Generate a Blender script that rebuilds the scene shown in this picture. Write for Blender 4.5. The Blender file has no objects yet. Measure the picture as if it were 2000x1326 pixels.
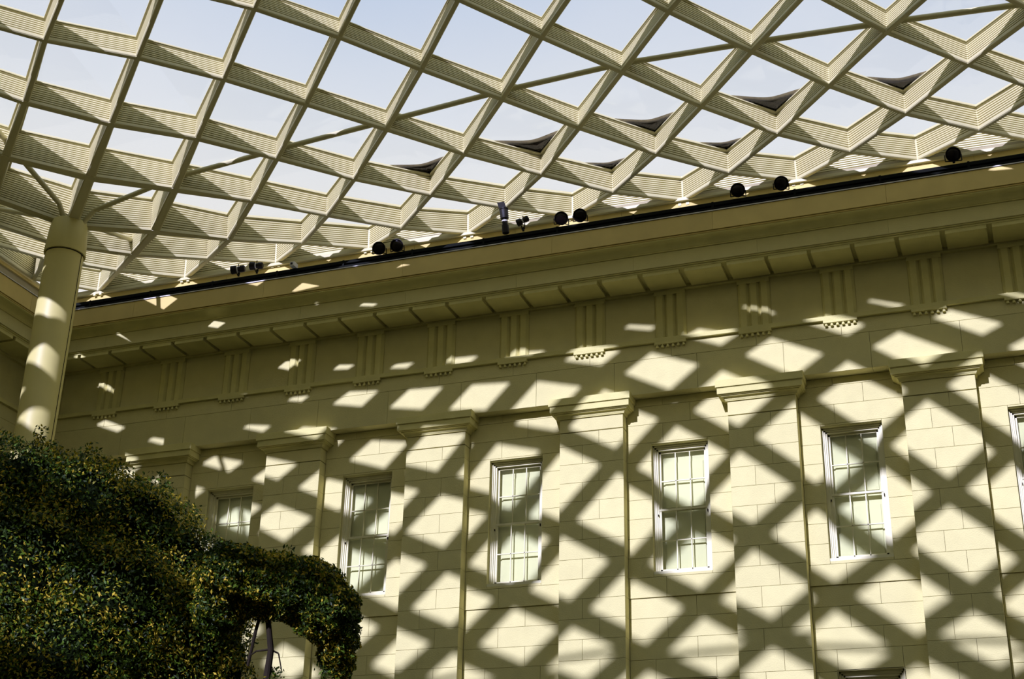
import bpy, math, random
import numpy as np
from mathutils import Vector, Matrix, noise
random.seed(7); rng = np.random.default_rng(7)
S = bpy.context.scene; COL = S.collection
# ------------------------------------------------------------------ camera
F_PX, YAW, PITCH, ROLL = 2794.945, 0.360587, 0.426389, 0.0225596
CAM = Vector((20.92213, -29.17553, -1.39282))
def cam_axes():
    cy, sy, cp, sp = math.cos(YAW), math.sin(YAW), math.cos(PITCH), math.sin(PITCH)
    w = Vector((-sy*cp, cy*cp, sp)); r = Vector((cy, sy, 0)); u = r.cross(w)
    cr, sr = math.cos(ROLL), math.sin(ROLL)
    return cr*r + sr*u, -sr*r + cr*u, w
CR, CU, CW = cam_axes()
cam = bpy.data.cameras.new('camera'); cam.sensor_width = 36; cam.lens = F_PX*36/2000; cam.clip_end = 500
co = bpy.data.objects.new('camera', cam); COL.objects.link(co)
co.matrix_world = Matrix(((CR.x, CU.x, -CW.x, CAM.x), (CR.y, CU.y, -CW.y, CAM.y), (CR.z, CU.z, -CW.z, CAM.z), (0, 0, 0, 1)))
S.camera = co
def sight(px, py):
    return ((px-1000)*CR - (py-663)*CU + F_PX*CW).normalized()
def at_y(px, py, Y):
    d = sight(px, py); return CAM + d*((Y-CAM.y)/d.y)
def at_d(px, py, dist):
    return CAM + sight(px, py)*dist
# ------------------------------------------------------------------ sun, sky, exposure
SUN_U, SUN_V = 0.145, 0.535            # the light moves this much along +X / down per metre towards the facade
sd = Vector((SUN_U, 1.0, -SUN_V)).normalized()
sun = bpy.data.lights.new('sun', 'SUN'); sun.energy = 4.9; sun.angle = math.radians(0.6); sun.color = (0.94, 0.94, 1.55)
so = bpy.data.objects.new('sun', sun); COL.objects.link(so); so.location = (10, -60, 60)
so.rotation_euler = sd.to_track_quat('-Z', 'Y').to_euler()
W = bpy.data.worlds.new('sky'); S.world = W; W.use_nodes = True
nt = W.node_tree; nt.nodes.clear()
tc = nt.nodes.new('ShaderNodeTexCoord'); sep = nt.nodes.new('ShaderNodeSeparateXYZ'); nt.links.new(tc.outputs['Generated'], sep.inputs[0])
rp = nt.nodes.new('ShaderNodeValToRGB'); nt.links.new(sep.outputs['Z'], rp.inputs[0])
e = rp.color_ramp; e.elements[0].position = 0.0; e.elements[0].color = (.62, .60, .55, 1)
e.elements[1].position = 1.0; e.elements[1].color = (.30, .42, .62, 1)
for p_, c_ in ((.45, (.92, .90, .86, 1)), (.53, (.80, .84, .90, 1)), (.62, (.58, .68, .86, 1))):
    q = e.elements.new(p_); q.color = c_
ns = nt.nodes.new('ShaderNodeTexNoise'); ns.inputs['Scale'].default_value = 2.2; ns.inputs['Detail'].default_value = 5
nt.links.new(tc.outputs['Generated'], ns.inputs['Vector'])
mr = nt.nodes.new('ShaderNodeMapRange'); mr.inputs[1].default_value = .45; mr.inputs[2].default_value = .75; mr.inputs[3].default_value = 0; mr.inputs[4].default_value = .45
nt.links.new(ns.outputs['Fac'], mr.inputs[0])
mx = nt.nodes.new('ShaderNodeMix'); mx.data_type = 'RGBA'; nt.links.new(mr.outputs[0], mx.inputs[0]); nt.links.new(rp.outputs[0], mx.inputs[6]); mx.inputs[7].default_value = (.92, .92, .93, 1)
bg = nt.nodes.new('ShaderNodeBackground'); nt.links.new(mx.outputs[2], bg.inputs[0]); bg.inputs[1].default_value = 0.93
ow = nt.nodes.new('ShaderNodeOutputWorld'); nt.links.new(bg.outputs[0], ow.inputs[0])
S.view_settings.view_transform = 'Standard'; S.view_settings.look = 'None'; S.view_settings.exposure = 0.0; S.view_settings.gamma = 1.0
S.view_settings.use_curve_mapping = False
S.cycles.diffuse_bounces = 2; S.cycles.max_bounces = 8; S.cycles.transparent_max_bounces = 24
# ------------------------------------------------------------------ materials
def mat(name, col, rough=.8, var=.0, scale=3.0, bump=0.0, bscale=60, metal=0.0, spec=.3, col2=None):
    m = bpy.data.materials.new(name); m.use_nodes = True; n = m.node_tree; b = n.nodes['Principled BSDF']
    b.inputs['Roughness'].default_value = rough; b.inputs['Metallic'].default_value = metal
    b.inputs['Specular IOR Level'].default_value = spec
    b.inputs['Base Color'].default_value = (*col, 1)
    if var or col2:
        t = n.nodes.new('ShaderNodeTexCoord'); x = n.nodes.new('ShaderNodeTexNoise'); x.inputs['Scale'].default_value = scale; x.inputs['Detail'].default_value = 6
        n.links.new(t.outputs['Object'], x.inputs['Vector'])
        r = n.nodes.new('ShaderNodeValToRGB'); n.links.new(x.outputs['Fac'], r.inputs[0])
        c2 = col2 or tuple(c*(1+var) for c in col)
        r.color_ramp.elements[0].position = .3; r.color_ramp.elements[1].position = .7
        r.color_ramp.elements[0].color = (*[c*(1-var) for c in col], 1); r.color_ramp.elements[1].color = (*c2, 1)
        oi = n.nodes.new('ShaderNodeObjectInfo'); mm = n.nodes.new('ShaderNodeMapRange'); mm.inputs[3].default_value = 1-var*.8; mm.inputs[4].default_value = 1+var*.5
        n.links.new(oi.outputs['Random'], mm.inputs[0])
        v = n.nodes.new('ShaderNodeVectorMath'); v.operation = 'SCALE'; n.links.new(r.outputs[0], v.inputs[0]); n.links.new(mm.outputs[0], v.inputs['Scale'])
        n.links.new(v.outputs[0], b.inputs['Base Color'])
    if bump:
        t = n.nodes.new('ShaderNodeTexCoord'); x = n.nodes.new('ShaderNodeTexNoise'); x.inputs['Scale'].default_value = bscale; x.inputs['Detail'].default_value = 4
        n.links.new(t.outputs['Object'], x.inputs['Vector']); bp = n.nodes.new('ShaderNodeBump'); bp.inputs['Strength'].default_value = bump; bp.inputs['Distance'].default_value = .02
        n.links.new(x.outputs['Fac'], bp.inputs['Height']); n.links.new(bp.outputs[0], b.inputs['Normal'])
    return m
M_STONE = mat('sandstone', (.77, .70, .30), .95, .035, 3, .35, 40)
M_JOINT = mat('mortar', (.46, .40, .23), 1)
M_TRIM = mat('sandstone_trim', (.78, .71, .27), .95, .07, 2, .3, 40)
M_FASCIA = mat('tan_fascia', (.84, .66, .22), .7, .08, 1.2)
M_ROOF = mat('roof_paint', (.70, .64, .34), .45, .03, 1.5)
M_LOUV = mat('louvre_paint', (.78, .71, .38), .5, .03, 1.5)
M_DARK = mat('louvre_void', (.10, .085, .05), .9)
M_RAIL = mat('black_metal', (.008, .009, .006), .8, spec=.1)
M_LAMP = mat('lamp_black', (.010, .007, .004), .55)
M_LENS = mat('lamp_lens', (.006, .004, .004), .15, spec=.3)
M_SENS = mat('white_housing', (.75, .72, .62), .5)
M_COLM = mat('column_paint', (.78, .69, .25), .45, .04, .6)
M_FRAME = mat('white_window_paint', (.84, .79, .44), .5, .04, 4)
M_BLIND = mat('cream_blind', (.88, .86, .58), .9, .05, 1)
M_ROOM = mat('room_dark', (.10, .12, .06), 1)
M_GND = mat('paving', (.08, .07, .04), .9, .1, .5)  # paving colour lowered to cut light bounced up under the cornice
M_WALL = mat('opposite_stone', (.42, .38, .24), .95, .1, .5)
M_BARK = mat('bark', (.022, .015, .005), .9, .2, 8)
M_LITTER = mat('leaf_litter', (.016, .010, .006), 1, .5, 14, 1, 30)
M_SILT = mat('silt', (.55, .47, .36), 1, .2, 14)
def leafmat(name, col, rough=.5):
    m = bpy.data.materials.new(name); m.use_nodes = True; n = m.node_tree; b = n.nodes['Principled BSDF']
    b.inputs['Base Color'].default_value = (*col, 1); b.inputs['Roughness'].default_value = rough; b.inputs['Specular IOR Level'].default_value = .18
    t = n.nodes.new('ShaderNodeBsdfTranslucent'); t.inputs[0].default_value = (col[0]*1.2, col[1]*1.3, col[2]*.6, 1)
    x = n.nodes.new('ShaderNodeMixShader'); x.inputs[0].default_value = .22
    n.links.new(b.outputs[0], x.inputs[1]); n.links.new(t.outputs[0], x.inputs[2]); n.links.new(x.outputs[0], n.nodes['Material Output'].inputs[0]); return m
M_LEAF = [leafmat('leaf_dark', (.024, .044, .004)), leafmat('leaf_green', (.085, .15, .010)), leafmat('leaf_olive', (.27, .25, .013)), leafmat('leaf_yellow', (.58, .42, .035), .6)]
def glassmat(name, tint, gloss, haze):
    m = bpy.data.materials.new(name); m.use_nodes = True; n = m.node_tree; n.nodes.clear()
    t = n.nodes.new('ShaderNodeBsdfTransparent'); t.inputs[0].default_value = (*tint, 1)
    g = n.nodes.new('ShaderNodeBsdfGlossy'); g.inputs['Roughness'].default_value = .03
    f = n.nodes.new('ShaderNodeFresnel'); f.inputs[0].default_value = 1.45
    k = n.nodes.new('ShaderNodeMath'); k.operation = 'MULTIPLY'; k.inputs[1].default_value = gloss; n.links.new(f.outputs[0], k.inputs[0])
    a = n.nodes.new('ShaderNodeMixShader'); n.links.new(k.outputs[0], a.inputs[0]); n.links.new(t.outputs[0], a.inputs[1]); n.links.new(g.outputs[0], a.inputs[2])
    d = n.nodes.new('ShaderNodeBsdfTranslucent'); d.inputs[0].default_value = (.9, .9, .88, 1)
    nn = n.nodes.new('ShaderNodeTexNoise'); nn.inputs['Scale'].default_value = .7; nn.inputs['Detail'].default_value = 6
    tt = n.nodes.new('ShaderNodeTexCoord'); n.links.new(tt.outputs['Object'], nn.inputs['Vector'])
    mm = n.nodes.new('ShaderNodeMapRange'); mm.inputs[1].default_value = .35; mm.inputs[2].default_value = .7; mm.inputs[3].default_value = haze*.6; mm.inputs[4].default_value = haze*1.5; n.links.new(nn.outputs['Fac'], mm.inputs[0])
    c = n.nodes.new('ShaderNodeMixShader'); n.links.new(mm.outputs[0], c.inputs[0]); n.links.new(a.outputs[0], c.inputs[1]); n.links.new(d.outputs[0], c.inputs[2])
    o = n.nodes.new('ShaderNodeOutputMaterial'); n.links.new(c.outputs[0], o.inputs[0]); return m
M_PANE = glassmat('roof_glass', (.98, .98, .98), .06, .02)
M_WGLASS = glassmat('window_glass', (.90, .92, .78), .9, .0)
# ------------------------------------------------------------------ mesh helpers
class MB:
    def __init__(s): s.v = []; s.f = []; s.m = []
    def add(s, vs, fs, mi=0):
        o = len(s.v); s.v += [tuple(v) for v in vs]; s.f += [tuple(i+o for i in f) for f in fs]; s.m += [mi]*len(fs)
    def box(s, x0, x1, y0, y1, z0, z1, mi=0, T=None):
        vs = [Vector(p) for p in ((x0,y0,z0),(x1,y0,z0),(x1,y1,z0),(x0,y1,z0),(x0,y0,z1),(x1,y0,z1),(x1,y1,z1),(x0,y1,z1))]
        if T: vs = [T(v) for v in vs]
        s.add(vs, [(0,3,2,1),(4,5,6,7),(0,1,5,4),(1,2,6,5),(2,3,7,6),(3,0,4,7)], mi)
    def cbox(s, x0, x1, y0, y1, z0, z1, c=.012, mi=0, T=None):
        # block whose front (-y) edges are chamfered
        vs = [(x0,y1,z0),(x1,y1,z0),(x1,y1,z1),(x0,y1,z1),(x0,y0+c,z0),(x1,y0+c,z0),(x1,y0+c,z1),(x0,y0+c,z1),(x0+c,y0,z0+c),(x1-c,y0,z0+c),(x1-c,y0,z1-c),(x0+c,y0,z1-c)]
        vs = [Vector(v) for v in vs]
        if T: vs = [T(v) for v in vs]
        s.add(vs, [(0,1,2,3)[::-1],(0,1,5,4),(1,2,6,5),(2,3,7,6),(3,0,4,7),(4,5,9,8),(5,6,10,9),(6,7,11,10),(7,4,8,11),(8,9,10,11)], mi)
    def tube(s, a, b, r0, r1=None, n=12, mi=0, caps=True):
        a = Vector(a); b = Vector(b); r1 = r0 if r1 is None else r1; d = (b-a).normalized()
        u = d.orthogonal().normalized(); w = d.cross(u)
        vs = []
        for i in range(n):
            t = 2*math.pi*i/n; q = math.cos(t)*u + math.sin(t)*w; vs.append(a+q*r0); vs.append(b+q*r1)
        fs = [(2*i, 2*((i+1) % n), 2*((i+1) % n)+1, 2*i+1) for i in range(n)]
        if caps: fs += [tuple(2*i for i in range(n))[::-1], tuple(2*i+1 for i in range(n))]
        s.add(vs, fs, mi)
    def lathe(s, o, axis, prof, n=20, mi=0):
        o = Vector(o); d = Vector(axis).normalized(); u = d.orthogonal().normalized(); w = d.cross(u); vs = []
        for h, r in prof:
            for i in range(n):
                t = 2*math.pi*i/n; vs.append(o+d*h+(math.cos(t)*u+math.sin(t)*w)*r)
        fs = []
        for k in range(len(prof)-1):
            for i in range(n): j = (i+1) % n; fs.append((k*n+i, k*n+j, (k+1)*n+j, (k+1)*n+i))
        fs.append(tuple(range(n))[::-1]); fs.append(tuple((len(prof)-1)*n+i for i in range(n)))
        s.add(vs, fs, mi)
    def build(s, name, mats, parent=None, smooth=False):
        me = bpy.data.meshes.new(name); me.from_pydata(s.v, [], s.f)
        for m in (mats if isinstance(mats, (list, tuple)) else [mats]): me.materials.append(m)
        me.polygons.foreach_set('material_index', s.m)
        if smooth: me.polygons.foreach_set('use_smooth', [True]*len(s.f))
        me.update(); o = bpy.data.objects.new(name, me); COL.objects.link(o)
        if smooth:
            try: me.set_sharp_from_angle(angle=math.radians(35))
            except Exception: pass
        if parent: o.parent = parent
        return o
def tag(o, label=None, cat=None, group=None, kind=None):
    if label: o['label'] = label
    if cat: o['category'] = cat
    if group: o['group'] = group
    if kind: o['kind'] = kind
    return o
def root(name, label, cat, loc=(0, 0, 0), group=None, kind=None):
    o = bpy.data.objects.new(name, None); COL.objects.link(o); o.location = loc; o.empty_display_size = .3
    return tag(o, label, cat, group, kind)
def keep(o, r):            # parent a part built in world coordinates under an empty at r.location
    o.parent = r; o.matrix_parent_inverse = Matrix.Translation(-Vector(r.location)); return o
# ================================================================== SETTING: ground, outer walls
g = MB(); g.box(-8, 36, -40, 3, -3.3, -3.0)
tag(g.build('floor', M_GND), 'dark stone courtyard paving far below the frame', 'floor', kind='structure')
g = MB(); g.box(-8, 36, -36.5, -35.9, -3, 15.0)
tag(g.build('wall_front', M_WALL), 'sandstone wall on the camera side of the courtyard', 'wall', kind='structure')
g = MB(); g.box(32.0, 32.6, -35.9, .6, -3, 15.2)
tag(g.build('wall_right', M_WALL), 'sandstone wall closing the far right of the courtyard', 'wall', kind='structure')
XL = -3.70                                   # plane of the left wall
ID = lambda v: v
TL = lambda v: Vector((XL - v.y, v.x, v.z))  # local wall frame turned onto the left wall
CH = .4375; Z0 = 6.27
PILX = [-.06, 3.70, 7.45, 11.25, 15.11, 18.82, 22.62, 26.4, 30.1]; PW = 1.49
WINX = [2.60, 6.33, 10.10, 13.94, 17.68, 21.50, 25.3, 29.1]
# ------------------------------------------------------------------ back wall
wb = root('wall_back', 'sandstone ashlar wall facing the courtyard behind the pilasters', 'wall', (10, 0, -3), kind='structure')
b = MB(); b.box(-4.3, 32, .035, .05, -3, 16)             # mortar bed behind the stones, cut around the openings below
holes = [(c-.64, c+.64, 6.77, 9.73) for c in WINX] + [(c-.64, c+.64, 1.6, 4.53) for c in WINX]
def cut(x0, x1, z0, z1):
    """the rectangle minus every opening, as rectangles"""
    out = [(x0, x1, z0, z1)]
    for hx0, hx1, hz0, hz1 in holes:
        nx = []
        for a0, a1, c0, c1 in out:
            if a1 <= hx0 or a0 >= hx1 or c1 <= hz0 or c0 >= hz1: nx.append((a0, a1, c0, c1)); continue
            if a0 < hx0: nx.append((a0, hx0, c0, c1))
            if a1 > hx1: nx.append((hx1, a1, c0, c1))
            if c0 < hz0: nx.append((max(a0, hx0), min(a1, hx1), c0, hz0))
            if c1 > hz1: nx.append((max(a0, hx0), min(a1, hx1), hz1, c1))
        out = nx
    return [r for r in out if r[1]-r[0] > .02 and r[3]-r[2] > .02]
b = MB()
for r in cut(-4.3, 32, -3, 16): b.box(r[0], r[1], .035, .055, r[2], r[3])
keep(b.build('mortar_bed', M_JOINT), wb)
nblk = 0; far = MB()
def block(x0, x1, y0, y1, z0, z1, parent, T=ID, m=M_STONE, name='stone_block', gap=.0028, c=.004):
    q = MB(); q.cbox(x0+gap, x1-gap, y0, y1, z0+gap, z1-gap, c, T=T); return keep(q.build(name, m), parent)
for i, cx in enumerate(WINX[:7]):
    x0 = PILX[i]+PW; x1 = PILX[i+1]
    k = -6
    while True:
        z0 = Z0+CH*k; z1 = min(z0+CH, 10.83)
        if z0 > 10.8: break
        if 10.83-z1 < .12: z1 = 10.83
        yy = -.03 if k >= 0 else .0
        xm = (x0+x1)/2 + (.28 if k % 2 else -.35)
        segs = cut(x0, xm, z0, z1) + cut(xm, x1, z0, z1)
        if any(h[0] < x1 and h[1] > x0 and h[2] < z1-.01 and h[3] > z0+.01 for h in holes): segs = cut(x0, x1, z0, z1)
        for s in segs:
            if i < 6: block(s[0], s[1], yy, .12, s[2], s[3], wb); nblk += 1
            else: far.cbox(s[0], s[1], yy, .12, s[2], s[3])
        k += 1
        if z1 >= 10.83: break
for (x0, x1) in ((XL-.1, PILX[0]), (PILX[7]+0, 32.0)):
    far.box(x0, x1, 0, .12, 3.6, 10.83)
far.box(XL-.1, 32, -.02, .12, -3, 1.5)
for i in range(8): far.box(PILX[i]+PW, PILX[i+1], 0, .12, 1.5, 3.65) if False else None
for r in cut(XL-.1, 32, 1.5, 3.645): far.box(r[0], r[1], 0, .12, r[2], r[3])
far.box(PILX[7], 32, 0, .12, 3.6, 10.83)
tag(keep(far.build('stone_courses', M_STONE), wb), kind='stuff')
# ------------------------------------------------------------------ left wall
wl = root('wall_left', 'dark shaded sandstone wall meeting the back wall at the left corner', 'wall', (XL, -12, -3), kind='structure')
q = MB(); q.box(-35.9, 0, 0, .5, -3, 16, T=TL); keep(q.build('wall_core', M_JOINT), wl)
for j in range(9):
    for k in range(-2, 11):
        z0 = Z0+CH*k; a = -1.9*j + (.5 if k % 2 else 0)
        block(a-1.9, min(a, -.05), -.03, .02, z0, min(z0+CH, 10.83), wl, T=TL)
# ------------------------------------------------------------------ pilasters
PLAB = ['sandstone pilaster hidden behind the bushy tree at the far left', 'sandstone pilaster rising from the tree between the two leftmost windows',
        'sandstone pilaster between the window touching the tree and the next one', 'sandstone pilaster near the middle, its capital just right of centre',
        'sandstone pilaster between the two rightmost whole windows', 'broad sandstone pilaster nearest the right edge, beside the cut-off window',
        'sandstone pilaster just outside the right edge']
YP = -.32
for i, px in enumerate(PILX[:7]):
    p = root('trim_%d' % (i+1), PLAB[i], 'pilaster', (px+PW/2, YP/2, -3), kind='structure')
    q = MB(); q.box(px+.02, px+PW-.02, YP+.03, .0, -3, 10.5); keep(q.build('pilaster_core', M_JOINT), p)
    q = MB(); q.box(px, px+PW, YP, 0, -3, Z0-CH*6); keep(q.build('shaft_base', M_STONE), p)
    for k in range(-6, 9):
        z0 = Z0+CH*k; z1 = z0+CH if k < 8 else 10.085
        if k == 8: z0 = Z0+CH*8
        xm = px + PW*(.36 if k % 2 else .62)
        block(px, xm, YP, -.01, z0, z1, p); block(xm, px+PW, YP, -.01, z0, z1, p)
    block(px, px+PW, YP-.004, -.01, 10.10, 10.42, p, name='necking')
    # capital: two thin fillets, a cove and the square abacus in two steps
    def ring(z0, z1, o, name, c=.004):
        q = MB(); q.cbox(px-o, px+PW+o, YP-o, 0, z0, z1, c); keep(q.build(name, M_TRIM), p)
    ring(10.42, 10.45, .035, 'fillet'); 
    q = MB()
    for a in range(6):
        t0 = a/6*math.pi/2; t1 = (a+1)/6*math.pi/2
        o0 = .045+.065*(1-math.cos(t0)); o1 = .045+.065*(1-math.cos(t1)); h0 = 10.45+.055*math.sin(t0); h1 = 10.45+.055*math.sin(t1)
        q.add([(px-o0, YP-o0, h0), (px+PW+o0, YP-o0, h0), (px+PW+o1, YP-o1, h1), (px-o1, YP-o1, h1)], [(0, 1, 2, 3)])
        q.add([(px+PW+o0, YP-o0, h0), (px+PW+o0, 0, h0), (px+PW+o1, 0, h1), (px+PW+o1, YP-o1, h1)], [(0, 1, 2, 3)])
        q.add([(px-o0, 0, h0), (px-o0, YP-o0, h0), (px-o1, YP-o1, h1), (px-o1, 0, h1)], [(0, 1, 2, 3)])
    q.box(px-.04, px+PW+.04, YP-.04, 0, 10.44, 10.52)
    keep(q.build('cove', M_TRIM), p)
    ring(10.505, 10.53, .115, 'fillet'); ring(10.55, 10.685, .185, 'abacus'); ring(10.53, 10.55, .15, 'fillet'); ring(10.70, 10.87, .215, 'abacus'); ring(10.685, 10.70, .19, 'fillet')
# ------------------------------------------------------------------ entablature
def entablature(name, label, x0, x1, regs, T, loc, faces):
    p = root(name, label, 'entablature', loc, kind='structure')
    def ext(nm, y0, y1, z0, z1, m=M_TRIM, a=x0, c=x1, ch=.004):
        q = MB(); q.cbox(a, c, y0, y1, z0, z1, ch, T=T); return keep(q.build(nm, m), p)
    # architrave: two courses of long stones
    for zi, (za, zb) in enumerate(((10.83, 11.67), (11.67, 12.03))):
        xx = x0; k = 0
        for r in regs+[None]:
            e = x1 if r is None else r + (.37 if zi else .95)
            if e-xx > .1 and e <= x1+.01: block(xx, e, -.33, 0, za, zb, p, T=T, m=M_STONE, name='architrave_stone', gap=.003); xx = e
    ext('taenia', -.41, 0, 12.03, 12.13)
    ext('frieze_bed', -.25, 0, 12.13, 13.5, M_STONE)
    for i, r in enumerate(regs):
        q = MB(); q.cbox(r, r+.73, -.41, -.32, 11.965, 12.035, .004, T=T)
        for k in range(6):
            cx = r+.06+k*.122
            a = T(Vector((cx, -.368, 11.966))); c_ = T(Vector((cx, -.368, 11.90)))
            q.tube(a, c_, .026, .036, 8)
        keep(q.build('regula', M_TRIM), p)
        # triglyph: half channel, shank, channel, shank, channel, shank, half channel
        w = .73; yo = -.34; yi = -.27; za, zb = 12.13, 13.22
        pts = [(0, yi), (.06, yo), (.19, yo), (.245, yi), (.30, yo), (.43, yo), (.485, yi), (.54, yo), (.67, yo), (.73, yi)]
        pts = [(r+a, y) for a, y in pts]
        vs = [T(Vector((a, y, za))) for a, y in pts] + [T(Vector((a, y, zb))) for a, y in pts]
        q = MB(); n = len(pts); q.add(vs, [(k, k+1, n+k+1, n+k) for k in range(n-1)])
        q.cbox(r, r+w, -.35, -.2, zb, 13.32, .004, T=T); q.box(r+.001, r+w-.001, yi, -.24, za, zb, T=T)
        keep(q.build('triglyph', M_TRIM), p)
        nxt = regs[i+1] if i+1 < len(regs) else r+1.89
        block(r+.73, nxt, -.262, -.2, 12.13, 13.22, p, T=T, m=M_STONE, name='metope', gap=.004)
        for mx_ in (r+.365, r+.365+(nxt-r)/2):
            q = MB(); q.cbox(mx_-.42, mx_+.42, -1.13, -.40, 13.34, 13.405, .004, T=T); q.cbox(mx_-.42, mx_+.42, -1.13, -.36, 13.405, 13.43, .004, T=T)
            keep(q.build('mutule', M_TRIM), p)
    ext('bed_moulding', -.36, 0, 13.32, 13.44)
    ext('soffit', -1.14, 0, 13.43, 13.475)
    ext('corona_fillet', -1.17, 0, 13.475, 13.505)
    xx = x0; k = 0
    while xx < x1-.1:
        e = min(xx+2.83, x1); block(xx, e, -1.20, 0, 13.505, 13.85, p, T=T, name='corona_stone', gap=.0015, c=.003); xx = e
    # cyma: curved profile swept along the wall
    prof = [(-1.20, 13.85), (-1.225, 13.855), (-1.225, 13.885)]
    for a in range(7):
        t = a/6; prof.append((-1.235-.20*t**1.5, 13.885+.13*math.sin(t*math.pi/2)))
    prof += [(-1.455, 14.03), (-1.455, 14.055), (0, 14.06)]
    q = MB(); n = len(prof); vs = [T(Vector((x0, y, z))) for y, z in prof]+[T(Vector((x1, y, z))) for y, z in prof]
    q.add(vs, [(k, n+k, n+k+1, k+1) for k in range(n-1)]); keep(q.build('cyma_moulding', M_TRIM, smooth=True), p)
    ext('gutter_lip', -1.475, -.2, 14.055, 14.085, M_FASCIA)
    xx = x0; k = 0
    while xx < x1-.1:
        e = min(xx+3.78, x1); q = MB(); q.cbox(xx+.002, e-.002, -1.50, -.3, 14.095, 14.55, .003, T=T); keep(q.build('fascia_panel', M_FASCIA), p); xx = e
    q = MB(); v = [(-1.52, 14.55), (-1.52, 14.575), (-1.30, 14.66), (-.3, 14.66), (-.3, 14.55)]
    n = len(v); vs = [T(Vector((x0, y, z))) for y, z in v]+[T(Vector((x1, y, z))) for y, z in v]
    q.add(vs, [(k, n+k, n+k+1, k+1) for k in range(n-1)]); keep(q.build('coping', M_SENS), p)
    return p
REG = [-3.46, -1.58, .30, 2.19, 4.07, 5.95, 7.84, 9.72, 11.60, 13.52, 15.45, 17.31, 19.18, 21.08, 22.98, 24.87]
entablature('trim_8', 'sandstone entablature with triglyph frieze running across the whole picture', XL, 32.0, REG, ID, (12, 0, 10.83), 1)
entablature('trim_9', 'dark entablature on the left wall behind the round column', -32.9, 0, [-3.46-1.885*k for k in range(8, -1, -1)], TL, (XL, -12, 10.83), 0)
# ------------------------------------------------------------------ windows
WL = {0: 'white sash window partly hidden by the tree', 1: 'white sash window whose lower corner touches the tree', 2: 'white sash window nearest the middle of the picture',
      3: 'white sash window between the middle pilaster and the next to the right', 4: 'rightmost whole white sash window with leafy reflections', 5: 'white sash window cut by the right edge',
      6: 'white sash window outside the right edge'}
def window(num, cx, zb, label, parts=True):
    w = root('window_%d' % num, label, 'window', (cx, .1, zb), kind='structure')
    hw = .64; zt = zb+2.955
    q = MB()      # stone reveal
    q.box(cx-hw-.02, cx-hw, .0, .40, zb, zt); q.box(cx+hw, cx+hw+.02, 0, .40, zb, zt); q.box(cx-hw-.02, cx+hw+.02, .0, .40, zt, zt+.02)
    keep(q.build('reveal', M_STONE), w)
    q = MB()      # stepped timber frame
    for a, y in ((0, .10), (.035, .13), (.07, .16)):
        q.box(cx-hw+a, cx-hw+a+.035, y, .30, zb+.05, zt-a); q.box(cx+hw-a-.035, cx+hw-a, y, .30, zb+.05, zt-a)
        q.box(cx-hw+a, cx+hw-a, y, .30, zt-a-.035, zt-a)
    keep(q.build('window_frame', M_FRAME), w)
    q = MB(); q.box(cx-hw-.0, cx+hw, -.02, .30, zb-.0, zb+.06); keep(q.build('sill', M_FRAME), w)
    x0, x1 = cx-hw+.105, cx+hw-.105; zm = zb+1.47
    for nm, za, zc, y in (('upper_sash', zm-.02, zt-.105, .235), ('lower_sash', zb+.06, zm+.03, .185)):
        q = MB(); t = .045; d = .035
        q.box(x0, x0+t, y, y+d, za, zc); q.box(x1-t, x1, y, y+d, za, zc); q.box(x0, x1, y-(.012 if nm == 'lower_sash' else 0), y+d, zc-.045, zc); q.box(x0, x1, y, y+d, za, za+(.05 if nm == 'upper_sash' else .085))
        zz0, zz1 = za+.05, zc-.045
        for k in (1, 2): xx = x0+t+(x1-x0-2*t)*k/3; q.box(xx-.011, xx+.011, y, y+d*.9, zz0, zz1)
        zc_ = (zz0+zz1)/2; q.box(x0+t, x1-t, y, y+d*.9, zc_-.011, zc_+.011)
        sash = keep(q.build(nm, M_FRAME), w)
        for i in range(3):
            for j in range(2):
                a0 = x0+t+(x1-x0-2*t)*i/3+.008; a1 = x0+t+(x1-x0-2*t)*(i+1)/3-.008
                b0 = zz0+(zz1-zz0)*j/2+.008; b1 = zz0+(zz1-zz0)*(j+1)/2-.008
                g = MB(); tl = random.uniform(-.004, .004); tv = random.uniform(-.004, .004)
                g.add([(a0, y+.018+tl, b0), (a1, y+.018-tl, b0), (a1, y+.018-tl+tv, b1), (a0, y+.018+tl+tv, b1)], [(0, 1, 2, 3)])
                o = g.build('pane', M_WGLASS); o.parent = sash
    q = MB(); zbl = zb+.02
    q.box(x0-.02, x1+.02, .36, .37, zbl, zt-.02); q.box(x0+.10, x1-.10, .34, .36, zb+.10, zm-.22); q.box(x0+.10, x1-.10, .34, .36, zm+.10, zt-.35)
    keep(q.build('roller_blind', M_BLIND), w)
    q = MB(); q.box(cx-hw, cx+hw, .42, .45, zb-.02, zt); keep(q.build('dark_backing', M_ROOM), w)
    q = MB(); q.box(cx+hw-.10, cx+hw-.085, .12, .16, zm-.12, zm-.06); q.box(cx-hw+.085, cx-hw+.10, .12, .16, zm-.14, zm-.10); keep(q.build('sash_stop', M_BARK), w)
for i, c in enumerate(WINX[:7]): window(i+1, c, 6.77, WL[i])
WL2 = {2: 'lower storey window below the middle one, only its head in view', 3: 'lower storey window head at the bottom edge, left of the rightmost whole pilaster', 4: 'lower storey window head at the bottom edge, nearest the right'}
for n, i in enumerate((3, 4)):
    window(8+n, WINX[i], 4.53-2.955, ['lower storey window whose head just touches the bottom edge', 'lower storey window head at the bottom edge below the rightmost whole window'][n])
q = MB()
for c in (WINX[0], WINX[1], WINX[2], WINX[5], WINX[6], WINX[7]): q.box(c-.66, c+.66, .1, .14, 1.55, 4.55)
q.box(WINX[7]-.66, WINX[7]+.66, .1, .14, 6.7, 9.8)
tag(keep(q.build('blank_opening', M_ROOM), wb), kind='stuff')
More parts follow.
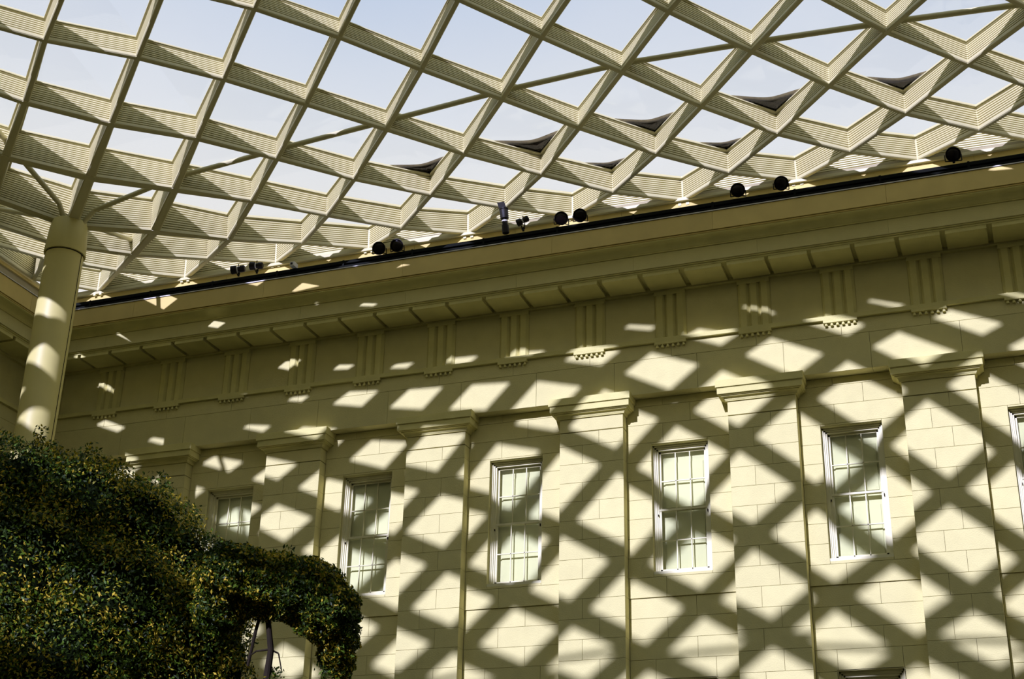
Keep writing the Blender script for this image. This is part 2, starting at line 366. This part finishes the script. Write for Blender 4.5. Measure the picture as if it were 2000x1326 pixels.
# ================================================================== ROOF (diagrid of louvred beams under glass)
RX0, RA, RY0, RB = -2.2155, 2.7275, .10, 2.4927
ZT = [
"1590 1590 1592 1590 1588 1590 1585 1589 1592 1587 1590 1589 1589",
"1590 1572 1563 1565 1563 1571 1566 1566 1569 1569 1566 1563 1571 1590",
"1568 1535 1537 1554 1561 1567 1569 1567 1564 1560 1539 1534 1568",
"1589 1523 1514 1549 1560 1575 1589 1588 1581 1573 1550 1513 1523 1589",
"1551 1485 1536 1569 1591 1613 1623 1614 1599 1577 1534 1485 1551",
"1589 1519 1521 1574 1608 1639 1658 1657 1640 1616 1574 1519 1520 1589",
"1565 1530 1564 1621 1666 1696 1701 1688 1662 1623 1565 1531 1565",
"1590 1566 1569 1622 1683 1725 1741 1734 1711 1674 1620 1569 1567 1590",
"1587 1584 1611 1671 1739 1771 1773 1755 1722 1667 1610 1584 1587",
"1590 1593 1602 1640 1724 1785 1800 1789 1761 1715 1642 1602 1593 1590",
"1590 1596 1614 1676 1773 1809 1808 1785 1746 1678 1617 1597 1590",
"1590 1591 1598 1627 1719 1795 1807 1794 1757 1703 1633 1602 1591 1590",
"1590 1590 1598 1649 1745 1783 1782 1754 1708 1648 1605 1593 1590",
"1591 1591 1581 1601 1671 1732 1753 1730 1697 1652 1606 1587 1591 1591",
"1588 1574 1569 1609 1671 1708 1707 1668 1639 1603 1574 1576 1588",
"1590 1566 1545 1566 1615 1656 1680 1646 1614 1592 1564 1548 1566 1590",
"1567 1524 1532 1570 1611 1639 1636 1592 1576 1559 1532 1525 1567",
"1589 1522 1502 1539 1573 1601 1613 1587 1562 1555 1535 1502 1522 1589",
"1552 1486 1520 1552 1572 1589 1583 1558 1553 1546 1519 1486 1552",
"1589 1524 1517 1550 1561 1572 1575 1563 1556 1556 1549 1517 1524 1589",
"1565 1537 1561 1566 1566 1573 1566 1564 1565 1566 1561 1537 1565",
"1591 1567 1571 1579 1576 1577 1577 1575 1576 1577 1579 1571 1568 1591",
"1590 1589 1590 1590 1590 1590 1590 1590 1590 1590 1590 1589 1592",
]
MEAS = {(0,0):(-2.295,0.036,15.906),(1,1):(-0.848,-1.144,15.720),(2,2):(0.516,-2.390,15.350),(3,3):(1.943,-3.589,15.148),(4,4):(3.276,-4.859,15.372),(5,5):(4.610,-6.128,15.741),(6,6):(5.971,-7.376,16.210),(7,7):(7.349,-8.613,16.834),(2,0):(0.463,0.065,15.903),(3,1):(1.910,-1.123,15.639),(4,2):(3.279,-2.367,15.343),(5,3):(4.622,-3.627,15.505),(6,4):(5.955,-4.893,15.684),(7,5):(7.316,-6.141,16.072),(8,6):(8.691,-7.380,16.664),(3,5):(1.862,-6.143,15.224),(4,6):(3.229,-7.387,15.624),(5,7):(4.627,-8.606,16.236),(2,6):(0.494,-7.396,15.298),(3,7):(1.888,-8.614,15.686),(4,8):(3.250,-9.862,16.128),(4,0):(3.212,0.083,15.925),(5,1):(4.633,-1.130,15.651),(6,2):(5.983,-2.384,15.544),(7,3):(7.307,-3.652,15.597),(8,4):(8.678,-4.894,15.915),(9,5):(10.037,-6.142,16.379),(10,6):(11.372,-7.400,16.963),(6,0):(5.916,0.074,15.904),(7,1):(7.379,-1.123,15.614),(8,2):(8.700,-2.390,15.620),(9,3):(10.045,-3.645,15.749),(10,4):(11.414,-4.889,16.135),(11,5):(12.746,-6.146,16.577),(8,0):(8.667,0.088,15.883),(9,1):(10.112,-1.126,15.709),(10,2):(11.458,-2.380,15.669),(11,3):(12.763,-3.647,15.892),(12,4):(14.111,-4.896,16.238),(13,5):(15.450,-6.147,16.571),(10,0):(11.423,0.100,15.911),(11,1):(12.807,-1.140,15.638),(12,2):(14.177,-2.386,15.689),(13,3):(15.507,-3.640,15.882),(14,4):(16.856,-4.889,16.138),(12,0):(14.186,0.108,15.854),(13,1):(15.553,-1.139,15.652),(14,2):(16.898,-2.390,15.666),(15,3):(18.216,-3.642,15.817),(16,4):(19.543,-4.889,15.989),(14,0):(16.902,0.103,15.901),(15,1):(18.274,-1.143,15.679),(16,2):(19.610,-2.392,15.630),(17,3):(20.977,-3.639,15.738),(16,0):(19.643,0.102,15.931),(17,1):(21.021,-1.147,15.685)}
ZN = {}
for r in range(23):
    vals = [float(v)/100 for v in ZT[r].split()]
    for c, z in zip(range(-1 if r % 2 else 0, 26, 2), vals): ZN[(c, r)] = z
for r in range(23, 29):          # the roof runs on level towards the camera side
    for c in range(-1 if r % 2 else 0, 26, 2): ZN[(c, r)] = 15.9
def bump(r): return .32*math.exp(-((r-11.5)/3.0)**2)  # added offset of unmeasured roof nodes, steering where sun patches fall on the wall
def plan(c, r):
    k = bump(r) if (c, r) not in MEAS else 0
    return Vector((RX0+c*RA/2+k, RY0-r*RB/2, ZN[(c, r)]+k*.75)) if 7 < r < 17 else Vector((RX0+c*RA/2, RY0-r*RB/2, ZN[(c, r)]))
NODE = {k: plan(*k) for k in ZN}
for k, v in MEAS.items(): NODE[k] = Vector(v)
COLS = [(2, 4), (22, 4), (2, 18), (22, 18)]
def zat(x, y):          # smooth roof height by inverse distance over the nodes
    c = (x-RX0)/(RA/2); r = (RY0-y)/(RB/2); s = w = 0
    for (a, b_), z in ZN.items():
        d = (a-c)**2+(b_-r)**2
        if d < 9: k = 1/(d+.3)**2; s += k*z; w += k
    return s/w if w else 15.9
NRM = {}; DEP = {}; WID = {}
for k, p in NODE.items():
    gx = (zat(p.x+1.3, p.y)-zat(p.x-1.3, p.y))/2.6; gy = (zat(p.x, p.y+1.2)-zat(p.x, p.y-1.2))/2.4
    NRM[k] = Vector((-gx*.8, -gy*.8, 1)).normalized()
    dc = min((Vector((p.x, p.y))-Vector(plan(*q)[:2])).length for q in COLS); gk = math.exp(-(dc/3.2)**2)
    DEP[k] = .42 + .45*gk + .07*math.exp(-(k[1]/1.6)**2); WID[k] = .105 + .17*gk
ceiling = root('ceiling', 'undulating glass roof on a diamond grid of cream louvred beams', 'roof', (12, -13, 15.9), kind='structure')
def inview(p, m=60):
    d = p-CAM; z = d.dot(CW); 
    if z <= 1: return False
    x = 1000+F_PX*d.dot(CR)/z; y = 663-F_PX*d.dot(CU)/z
    return -m < x < 2000+m and -m < y < 1326+m
def segment(A, B, body, louv):
    a, b_ = NODE[A], NODE[B]; na, nb = NRM[A], NRM[B]; d = (b_-a).normalized()
    sa = d.cross(na).normalized(); sb = d.cross(nb).normalized(); La, Lb = DEP[A], DEP[B]; wa, wb_ = WID[A]/2, WID[B]/2
    FL = .065
    def P(e, s, h, abs_=0):
        # e: 0 at A, 1 at B; s across as a multiple of half width plus abs_; h as (fixed, fraction of louvre depth)
        p, n, sv, L, w = (a, na, sa, La, wa) if e == 0 else (b_, nb, sb, Lb, wb_)
        return p + sv*(math.copysign(1, s)*(abs(s)*w+abs_) if s else abs_) + n*(h[0]+h[1]*L)
    def strip(mb, prof, mi=0):
        vs = [P(0, *q) for q in prof]+[P(1, *q) for q in prof]; n = len(prof)
        mb.add(vs, [(k, k+1, n+k+1, n+k) for k in range(n-1)], mi)
    # bottom flange, rounded
    strip(body, [(-1, (FL, 0)), (-1, (.02, 0)), (-.72, (0, 0)), (.72, (0, 0)), (1, (.02, 0)), (1, (FL, 0)), (-1, (FL, 0))])
    # core behind the louvres
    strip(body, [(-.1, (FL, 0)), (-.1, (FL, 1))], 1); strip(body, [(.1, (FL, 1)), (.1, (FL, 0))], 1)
    # top ledge, glazing upstand and outer cap
    T1 = FL+.035
    strip(body, [(-1, (FL, 1), 0), (-1, (FL, 1), .015), (-1, (FL+.02, 1), .015), (-1, (FL+.02, 1), .045), (-1, (FL+.045, 1), .045), (-1, (FL+.045, 1), 0), (-1, (FL+.10, 1), 0), (1, (FL+.10, 1), 0), (1, (FL+.045, 1), 0), (1, (FL+.045, 1), .045), (1, (FL+.02, 1), .045), (1, (FL+.02, 1), .015), (1, (FL, 1), .015), (1, (FL, 1), 0), (-1, (FL, 1), 0)])
    nsl = max(8, round((La+Lb)/2/.056))
    for sg in (-1, 1):
        pr = []
        for k in range(nsl):
            t0 = k/nsl; t1 = (k+.5)/nsl; t2 = (k+1)/nsl
            pr += [(sg, (FL, t0), 0), (sg, (FL, t1), 0), (sg, (FL, t1+.06/nsl), -.032), (sg, (FL, t2-.02/nsl), -.036)]
        pr.append((sg, (FL, 1), 0)); 
        if sg > 0: pr = pr[::-1]
        strip(louv, pr)
edges = []
for (c, r) in NODE:
    for dc in (-1, 1):
        q = (c+dc, r+1)
        if q in NODE: edges.append(((c, r), q))
for c in range(0, 24, 2): edges.append(((c, 0), (c+2, 0))); edges.append(((c, 28), (c+2, 28)))
for r in range(1, 27, 2): edges.append(((-1, r), (-1, r+2))); edges.append(((25, r), (25, r+2)))
hid = MB(); hidl = MB()
for A, B in edges:
    mid = (NODE[A]+NODE[B])/2
    if any(inview(x) for x in (NODE[A], NODE[B], mid)):
        bd = MB(); lv = MB(); segment(A, B, bd, lv)
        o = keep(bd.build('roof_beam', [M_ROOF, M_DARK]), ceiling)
        l = lv.build('louvre_panel', M_LOUV); l.parent = o
    else: segment(A, B, hid, hidl)
tag(keep(hid.build('outer_beams', [M_ROOF, M_DARK]), ceiling), kind='stuff'); tag(keep(hidl.build('outer_louvres', M_LOUV), ceiling), kind='stuff')
# node posts
hidp = MB()
for k, p in NODE.items():
    v = inview(p); m = MB() if v else hidp; w = WID[k]*.62
    edge = k[1] == 0
    m.tube(p+NRM[k]*.0, p+NRM[k]*(DEP[k]+.16), w*(1.3 if edge else 1), w*(1.3 if edge else 1), 10)
    if v: keep(m.build('node_post', M_ROOF, smooth=True), ceiling)
tag(keep(hidp.build('outer_node_posts', M_ROOF), ceiling), kind='stuff')
# glass panes
hidg = MB(); PANETOP = {}
def top(k, h=.115): return NODE[k]+NRM[k]*(DEP[k]+h)
def pane(ks):
    P_ = [top(k) for k in ks]; c = sum(P_, Vector())/len(P_); P_ = [p+(c-p)*.015 for p in P_]
    vis = any(inview(p, 100) for p in P_) or inview(c); m = MB() if vis else hidg
    m.add(P_, [tuple(range(len(P_)))])
    if vis: keep(m.build('glass_pane', M_PANE), ceiling)
for (c, r) in NODE:
    if (c-1, r+1) in NODE and (c+1, r+1) in NODE and (c, r+2) in NODE: pane([(c, r), (c-1, r+1), (c, r+2), (c+1, r+1)])
for c in range(0, 24, 2): pane([(c, 0), (c+1, 1), (c+2, 0)]); pane([(c, 28), (c+1, 27), (c+2, 28)])
for r in range(1, 27, 2): pane([(-1, r), (0, r+1), (-1, r+2)]); pane([(25, r), (24, r+1), (25, r+2)])
tag(keep(hidg.build('outer_glass', M_PANE), ceiling), kind='stuff')
# tie tubes along the column lines
def mid_h(k): return NODE[k]+NRM[k]*(.12+DEP[k]*.42)
def tie(k0, k1, r=.062):
    q = MB(); a, b_ = mid_h(k0), mid_h(k1); q.tube(a, b_, r, r, 14)
    keep(q.build('tie_tube', M_ROOF, smooth=True), ceiling)
for c in range(4, 20, 2): tie((c, 4), (c+2, 4))
for c in range(3, 21, 2): tie((c, 17), (c+2, 17))
for r in (6, 8, 10, 12, 14): tie((2, r), (2, r+2))
# struts from the column head
cn = NODE[(2, 4)]
for k in ((4, 4), (2, 6), (0, 4), (2, 2)):
    q = MB(); e_ = mid_h(k) if k in NODE else cn; kn = cn + (e_-cn)*.22; kn.z = cn.z+.38
    q.tube(e_, kn, .062, .062, 12); q.tube(kn, Vector((cn.x, cn.y, cn.z-.15))+(kn-cn)*.35, .062, .07, 12)
    keep(q.build('head_strut', M_ROOF, smooth=True), ceiling)
# roof edge: closure panels and bracket feet
re_ = root('trim_10', 'olive roof edge strip above the cornice, behind the spotlights', 'roof edge', (12, .15, 15.3), kind='structure')
x = XL
while x < 31.9:
    e_ = min(x+2.7275, 32.0); q = MB(); q.cbox(x+.002, e_-.002, .02, .10, 15.0, 15.80, .003); keep(q.build('edge_panel', M_FASCIA), re_); x = e_
q = MB(); q.cbox(XL, 32, -.06, .10, 15.80, 15.88, .004); keep(q.build('edge_ledge', M_ROOF), re_)
for c in range(0, 24, 2):
    p = NODE[(c, 0)]; q = MB(); q.lathe(p+Vector((0, 0, -.05)), (0, 0, 1), [(0, .07), (.04, .09), (.06, .05)], 12, 1)
    for s in (-.11, .08): q.box(p.x+s, p.x+s+.075, p.y-.10, p.y, p.z-.15, p.z-.05)
    keep(q.build('bracket_foot', [M_FRAME, M_BARK]), re_)
re2 = root('trim_11', 'roof edge strip above the left wall cornice', 'roof edge', (XL, -12, 15.3), kind='structure')
q = MB(); q.box(-32.9, 0, .02, .10, 15.0, 15.80, T=TL); q.box(-32.9, 0, -.06, .10, 15.80, 15.88, T=TL); keep(q.build('edge_panel', M_FASCIA), re2)
# ------------------------------------------------------------------ column
CX, CY = .465, -4.886
col = root('round_column', 'tall round cream column carrying the roof at the left', 'column', (CX, CY, -3), kind='structure')
q = MB(); q.lathe((CX, CY, -3), (0, 0, 1), [(0, .433), (17.12, .433)], 48); keep(q.build('column_shaft', M_COLM, smooth=True), col)
q = MB(); q.lathe((CX, CY, 14.12), (0, 0, 1), [(0, .445), (.0, .475), (.03, .48), (.62, .44), (.84, .41)], 48); keep(q.build('column_collar', M_COLM, smooth=True), col)
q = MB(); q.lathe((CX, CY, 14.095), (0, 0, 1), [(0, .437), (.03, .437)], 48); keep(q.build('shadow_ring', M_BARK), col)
q = MB(); q.box(CX+.424, CX+.436, CY+.06, CY+.075, -3, 14.1); keep(q.build('shaft_seam', M_BARK), col)
# ------------------------------------------------------------------ leaf litter on the panes
for lab, (c, r), sc in (('dark leaf litter on the glass, leftmost of the five large piles', (8, 2), 1.0), ('dark leaf litter on the glass, second from the left of the five large piles', (10, 2), 1.15),
        ('dark leaf litter on the glass, middle one of the five large piles', (12, 2), 1.0), ('dark leaf litter on the glass, second from the right of the five large piles', (14, 2), 1.1),
        ('dark leaf litter on the glass, the large pile nearest the right edge', (16, 2), .9), ('small brown leaf litter smear low down near the cornice, left one', (11, 1), .7), ('small brown leaf litter smear low down near the cornice, right one', (13, 1), .7)):
    A = top((c, r), .135); Lf = top((c-1, r+1), .12); Rt = top((c+1, r+1), .12); eL = (Lf-A).normalized(); eR = (Rt-A).normalized(); n = NRM[(c, r)]
    A = A+(eL+eR)*.05
    lt = root('leaf_litter', lab, 'leaf litter', A)
    def heap(l1, l2, h, seed, m, name, off):
        nU, nV = 14, 8; vs = []; fs = []
        for j in range(nV+1):
            for i in range(nU+1):
                u = i/nU; v = j/nV; edge = (1-u)*l1*(1+.12*math.sin(seed+u*9)), u*l2
                p = A + (eR*(l2*u)+eL*(l1*(1-u)))*v*(1-.28*math.sin(math.pi*u)) + n*(off+h*math.sin(math.pi*min(1, max(0, 1-v)))*.5*(.6+.4*noise.noise(Vector((u*6, v*6, seed))))+ (h*.4*(1-v)))
                vs.append(p)
        for j in range(nV):
            for i in range(nU): k = j*(nU+1)+i; fs.append((k, k+1, k+nU+2, k+nU+1))
        q = MB(); q.add(vs, fs); return keep(q.build(name, m), lt)
    heap(.80*sc, .62*sc, .035, c, M_LITTER, 'dark_pile', .0); heap(1.02*sc, .80*sc, .006, c+3, M_SILT, 'silt_rim', .035)
# ------------------------------------------------------------------ rail and spotlights on the cornice
rail = root('lighting_rail', 'long black double rail along the top of the cornice', 'rail', (12, -1.2, 14.66))
def rb(y0, y1, z0, z1, nm, m=M_RAIL):
    q = MB(); q.cbox(XL+1.2, 31.5, y0, y1, z0, z1, .003); keep(q.build(nm, m), rail)
rb(-1.30, -1.20, 14.67, 14.76, 'lower_channel'); rb(-1.28, -1.20, 14.82, 14.90, 'upper_channel'); rb(-1.20, -1.15, 14.665, 14.95, 'back_plate')
for k in range(18):
    q = MB(); q.box(-1.5+k*1.85, -1.45+k*1.85, -1.31, -1.305, 14.67, 14.90); keep(q.build('rail_clip', M_RAIL), rail)
def aim(o, yaw, pitch):   # turn a builder frame (+Y forward) towards yaw/pitch
    return Matrix.Translation(o) @ Matrix.Rotation(yaw, 4, 'Z') @ Matrix.Rotation(pitch, 4, 'X')
def lamp_round(px, py, yaw, pitch, label):
    o = at_y(px, py, -1.32); t = root('par_spotlight', label, 'spotlight', (o.x, -1.25, 14.86), 'round spotlights on the cornice rail')
    Mx = aim(o, yaw, pitch); f = (Mx.to_3x3() @ Vector((0, -1, 0)))
    q = MB(); q.lathe(o-f*.16, f, [(0, .05), (.02, .09), (.08, .135), (.15, .155), (.22, .16), (.235, .165), (.24, .15), (.20, .145)], 24); keep(q.build('lamp_can', M_LAMP, smooth=True), t)
    q = MB(); q.lathe(o+f*.045, f, [(0, .145), (.018, .10), (.022, .02)], 24); keep(q.build('lens', M_LENS, smooth=True), t)
    q = MB(); s = Mx.to_3x3() @ Vector((1, 0, 0)); base = Vector((o.x, -1.25, 14.995)); dn = (base-o)
    for sg in (-1, 1): q.tube(o+s*.17*sg, o+s*.17*sg+Vector((0, .03, -.14)), .012, .012, 6); q.tube(o+s*.17*sg+Vector((0, .03, -.14)), base, .012, .012, 6)
    keep(q.build('yoke', M_LAMP), t)
    q = MB(); q.tube(base+Vector((0, 0, .05)), base-Vector((0, 0, .04)), .022, .03, 8); keep(q.build('clamp', M_LAMP), t)
    q = MB(); q.tube(o-f*.15, o-f*.24+Vector((-.04, 0, .05)), .012, .006, 6); keep(q.build('cable_tail', M_LAMP), t)
RL = [(741, 485, .25, .45, 'round black spotlight left of its pair, left of centre on the cornice'), (776, 480, .15, .35, 'round black spotlight right of its pair, left of centre on the cornice'),
      (1096, 427, .35, .4, 'round black spotlight left one of the pair near the middle of the cornice'), (1133, 421, .25, .45, 'round black spotlight right one of the pair near the middle of the cornice'),
      (1441, 372, .2, .4, 'round black spotlight third from the right edge, smaller than the last one'), (1525, 358, .3, .5, 'round black spotlight second from the right edge'), (1861, 302, .15, .45, 'round black spotlight nearest the right edge, the largest')]
for a in RL: lamp_round(*a)
def lamp_barrel(px, py, dirv, ln, r, label, cat_group, barn=False):
    o = at_y(px, py, -1.30); t = root('barrel_spotlight', label, 'spotlight', (o.x, -1.25, 14.86), cat_group)
    f = Vector(dirv).normalized(); a = o-f*ln/2
    q = MB(); q.lathe(a, f, [(0, r*.6), (.02, r*.85), (ln*.35, r*.85), (ln*.36, r*.65), (ln*.62, r*.65), (ln*.63, r), (ln*.97, r*1.05), (ln, r*.95), (ln*.93, r*.9)], 20); keep(q.build('barrel', M_LAMP, smooth=True), t)
    q = MB(); q.lathe(a+f*ln*.9, f, [(0, r*.88), (.01, r*.5)], 20); keep(q.build('lens', M_LENS), t)
    q = MB(); s = f.orthogonal().normalized(); base = Vector((o.x, -1.25, 14.995))
    q.lathe(a+f*ln*.5, f, [(0, r*.72), (.03, r*.72)], 16); keep(q.build('band', M_SENS), t)
    q = MB(); q.tube(o+Vector((.05, 0, -r*.6)), base+Vector((.03, 0, 0)), .012, .014, 6); q.tube(o+Vector((-.05, 0, -r*.6)), base-Vector((.03, 0, 0)), .012, .014, 6); q.tube(base+Vector((0, 0, .06)), base-Vector((0, 0, .04)), .025, .03, 8)
    keep(q.build('bracket', M_LAMP), t); q = MB(); q.tube(o+Vector((0, 0, r*.5)), o+Vector((0, 0, r*1.5)), .012, .012, 6); keep(q.build('knob', M_LAMP), t)
    if barn:
        q = MB(); e_ = a+f*(ln+.10); sx = Vector((1, 0, 0)); q.tube(a+f*ln, a+f*(ln+.03), r*1.1, r*1.1, 16)
        q.add([e_-sx*.10-f*.08+Vector((0, -.05, 0)), e_+sx*.08-f*.08+Vector((0, -.05, 0)), e_+sx*.05+f*.07+Vector((0, -.07, 0)), e_-sx*.13+f*.07+Vector((0, -.07, 0)), e_-sx*.10-f*.08+Vector((0, -.035, 0)), e_+sx*.08-f*.08+Vector((0, -.035, 0)), e_+sx*.05+f*.07+Vector((0, -.055, 0)), e_-sx*.13+f*.07+Vector((0, -.055, 0))], [(0, 1, 2, 3), (7, 6, 5, 4), (0, 4, 5, 1), (1, 5, 6, 2), (2, 6, 7, 3), (3, 7, 4, 0)])
        keep(q.build('shutter_flap', M_LAMP), t)
lamp_barrel(465, 526, (-1, -.25, -.12), .36, .105, 'black barrel spotlight pointing left, the left one at the far left of the rail', 'barrel spotlights')
lamp_barrel(501, 519, (-1, -.2, .02), .34, .10, 'black barrel spotlight pointing left, tucked behind its neighbour at the far left', 'barrel spotlights')
lamp_barrel(986, 433, (-.06, -.15, 1), .62, .10, 'tall upright black spotlight with a square shutter flap on top', 'barrel spotlights', True)
lamp_barrel(1021, 431, (-1, -.3, -.55), .30, .085, 'small tilted black spotlight right of the tall upright one', 'barrel spotlights')
o = at_y(574, 519, -1.30); t = root('sensor_box', 'small white sensor box with a dark eye on the rail', 'sensor', (o.x, -1.25, 14.87))
q = MB(); q.cbox(o.x-.055, o.x+.07, -1.42, -1.22, o.z-.055, o.z+.06, .015); keep(q.build('housing', M_SENS), t)
q = MB(); q.box(o.x-.032, o.x+.028, -1.425, -1.41, o.z-.025, o.z+.035); keep(q.build('eye', M_LAMP), t)
q = MB(); q.tube((o.x, -1.25, o.z-.05), (o.x, -1.25, 14.952), .02, .025, 8); keep(q.build('stem', M_SENS), t)
# ================================================================== TREES
def tree(name, label, blobs, base, trunks, nl, dist0, seed, sprigs=()):
    R = np.random.default_rng(seed); t = root(name, label, 'tree', base)
    E = []
    for px, py, dd, rp, sz in blobs:
        dist = dist0+dd; c = at_d(px, py, dist); r = rp*dist/F_PX; E.append((np.array(c), r, r*sz))
    # added near-black solid core, darkening the gaps between the leaves
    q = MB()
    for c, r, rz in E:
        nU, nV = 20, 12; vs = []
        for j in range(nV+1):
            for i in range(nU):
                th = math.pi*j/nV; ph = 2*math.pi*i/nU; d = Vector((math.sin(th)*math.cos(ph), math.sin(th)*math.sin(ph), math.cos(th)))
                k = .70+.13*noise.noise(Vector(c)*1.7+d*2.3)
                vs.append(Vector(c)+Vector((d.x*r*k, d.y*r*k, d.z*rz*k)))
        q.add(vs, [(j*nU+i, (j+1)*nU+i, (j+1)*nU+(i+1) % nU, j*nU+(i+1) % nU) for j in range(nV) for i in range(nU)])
    tag(keep(q.build('dark_crown_core', M_CORE), t), kind='stuff')
    area = np.array([r*(r+rz) for c, r, rz in E]); cnt = (nl*area/area.sum()).astype(int)
    P = []; Nn = []
    for (c, r, rz), k in zip(E, cnt):
        d = R.normal(size=(k, 3)); d /= np.linalg.norm(d, axis=1)[:, None]
        lump = 1+.09*np.sin(d[:, 0]*7+c[0]*3)*np.sin(d[:, 1]*8+c[1])*1.0+.07*np.sin(d[:, 2]*11+d[:, 0]*5)
        sh = (R.beta(3.2, 1.5, size=k)*.42+.66)*lump
        p = c+d*np.array([r, r, rz])*sh[:, None]; P.append(p); Nn.append(d)
    P = np.concatenate(P); Nn = np.concatenate(Nn)
    ok = np.ones(len(P), bool)
    for c, r, rz in E:
        q_ = ((P-c)/np.array([r, r, rz])); ok &= (q_**2).sum(1) > .66**2
    P, Nn = P[ok], Nn[ok]
    for px, py, dd, n, h in sprigs:
        a = np.array(at_d(px, py, dist0+dd)); 
        k = R.random(n); P = np.concatenate([P, a+np.stack([R.normal(0, .05, n), R.normal(0, .05, n), k*h], 1)]); Nn = np.concatenate([Nn, R.normal(size=(n, 3))])
    n = len(P)
    nm = Nn*.9+R.normal(0, .75, (n, 3)); nm /= np.linalg.norm(nm, axis=1)[:, None]
    a = np.cross(nm, R.normal(size=(n, 3))); a /= np.linalg.norm(a, axis=1)[:, None]; a[:, 2] -= .35; a /= np.linalg.norm(a, axis=1)[:, None]; bb = np.cross(nm, a)
    L = R.uniform(.024, .042, n)[:, None]; Wd = L*R.uniform(.36, .5, n)[:, None]
    V = np.stack([P-a*L, P+bb*Wd+nm*L*.12, P+a*L, P-bb*Wd+nm*L*.12], 1).reshape(-1, 3)
    me = bpy.data.meshes.new('leaves'); F = np.arange(4*n).reshape(n, 4)
    me.vertices.add(4*n); me.vertices.foreach_set('co', V.ravel()); me.loops.add(4*n); me.loops.foreach_set('vertex_index', F.ravel().astype(np.int32))
    me.polygons.add(n); me.polygons.foreach_set('loop_start', (np.arange(n)*4).astype(np.int32)); 
    for m in M_LEAF: me.materials.append(m)
    cl = np.sin(P[:, 0]*5+1)*np.sin(P[:, 1]*4.3)+np.sin(P[:, 2]*6+P[:, 0]*3); u = R.random(n)+cl*.12
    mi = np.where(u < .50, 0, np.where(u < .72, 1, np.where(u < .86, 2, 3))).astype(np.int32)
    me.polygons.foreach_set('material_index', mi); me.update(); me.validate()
    o = bpy.data.objects.new('leaves', me); COL.objects.link(o); keep(o, t); tag(o, kind='stuff')
    for nm_, pts in trunks:
        q = MB()
        for (p0, r0), (p1, r1) in zip(pts[:-1], pts[1:]): q.tube(p0, p1, r0, r1, 10)
        keep(q.build(nm_, M_BARK, smooth=True), t)
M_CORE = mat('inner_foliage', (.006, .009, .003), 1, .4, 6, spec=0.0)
D1 = 23.0
B1 = [(40, 985, .3, 125, 1), (150, 1010, .2, 125, 1), (255, 1045, .1, 118, 1), (335, 1120, 0, 105, 1), (385, 1165, -.1, 88, 1), (-60, 1000, .4, 120, 1),
      (60, 1130, -.5, 150, 1), (220, 1190, -.7, 140, 1), (360, 1250, -.3, 110, 1.1), (-40, 1260, -.6, 160, 1), (120, 1310, -.9, 150, 1.1), (430, 1230, -.2, 62, 1.4), (290, 1380, -.5, 130, 1.1), (420, 1350, -.2, 70, 1.5), (0, 1430, -.6, 180, 1), (205, 1450, -.5, 160, 1)]
p0 = at_d(250, 1300, D1+.3); base1 = (p0.x, p0.y, -3)
tree('broad_tree', 'broad dense green tree filling the lower left corner', B1, base1,
     [('trunk', [(Vector((p0.x, p0.y, -3)), .20), (Vector((p0.x+.1, p0.y, .2)), .16), (p0, .12)]), ('branch', [(p0-Vector((0, 0, .8)), .07), (at_d(285, 1300, D1+.2), .05), (at_d(330, 1160, D1), .03)])],
     170000, D1, 3, [(78, 858, .3, 60, .22), (172, 892, .2, 40, .25), (395, 1060, .0, 60, .15)])
D2 = 20.9
B2 = [(455, 1122, 0, 68, .85), (520, 1140, .1, 74, .82), (592, 1152, 0, 76, .82), (638, 1190, -.1, 62, .95), (662, 1245, 0, 38, 1.3), (668, 1295, .1, 24, 1.3), (432, 1185, .2, 52, 1), (674, 1185, .1, 26, 1), (640, 1275, .3, 20, 1.5)]
p2 = at_d(520, 1330, D2); base2 = (p2.x, p2.y, -3)
tree('drooping_tree', 'smaller drooping tree whose dark trunk shows against the sunlit wall', B2, base2,
     [('trunk', [(Vector((p2.x-.05, p2.y, -3)), .12), (p2, .055), (at_d(529, 1270, D2), .045), (at_d(524, 1215, D2), .04), (at_d(530, 1150, D2), .03)]),
      ('branch', [(at_d(484, 1300, D2+.1), .022), (at_d(500, 1230, D2), .025), (at_d(515, 1180, D2), .02)]),
      ('branch', [(at_d(527, 1268, D2), .016), (at_d(500, 1272, D2), .012), (at_d(483, 1284, D2+.1), .008)]),
      ('branch', [(at_d(527, 1268, D2), .016), (at_d(544, 1276, D2), .012), (at_d(550, 1310, D2), .008)])],
     60000, D2, 5, [(560, 1082, 0, 30, .12), (615, 1110, 0, 60, .15), (635, 1330, .1, 120, .35), (535, 1330, 0, 90, .2)])
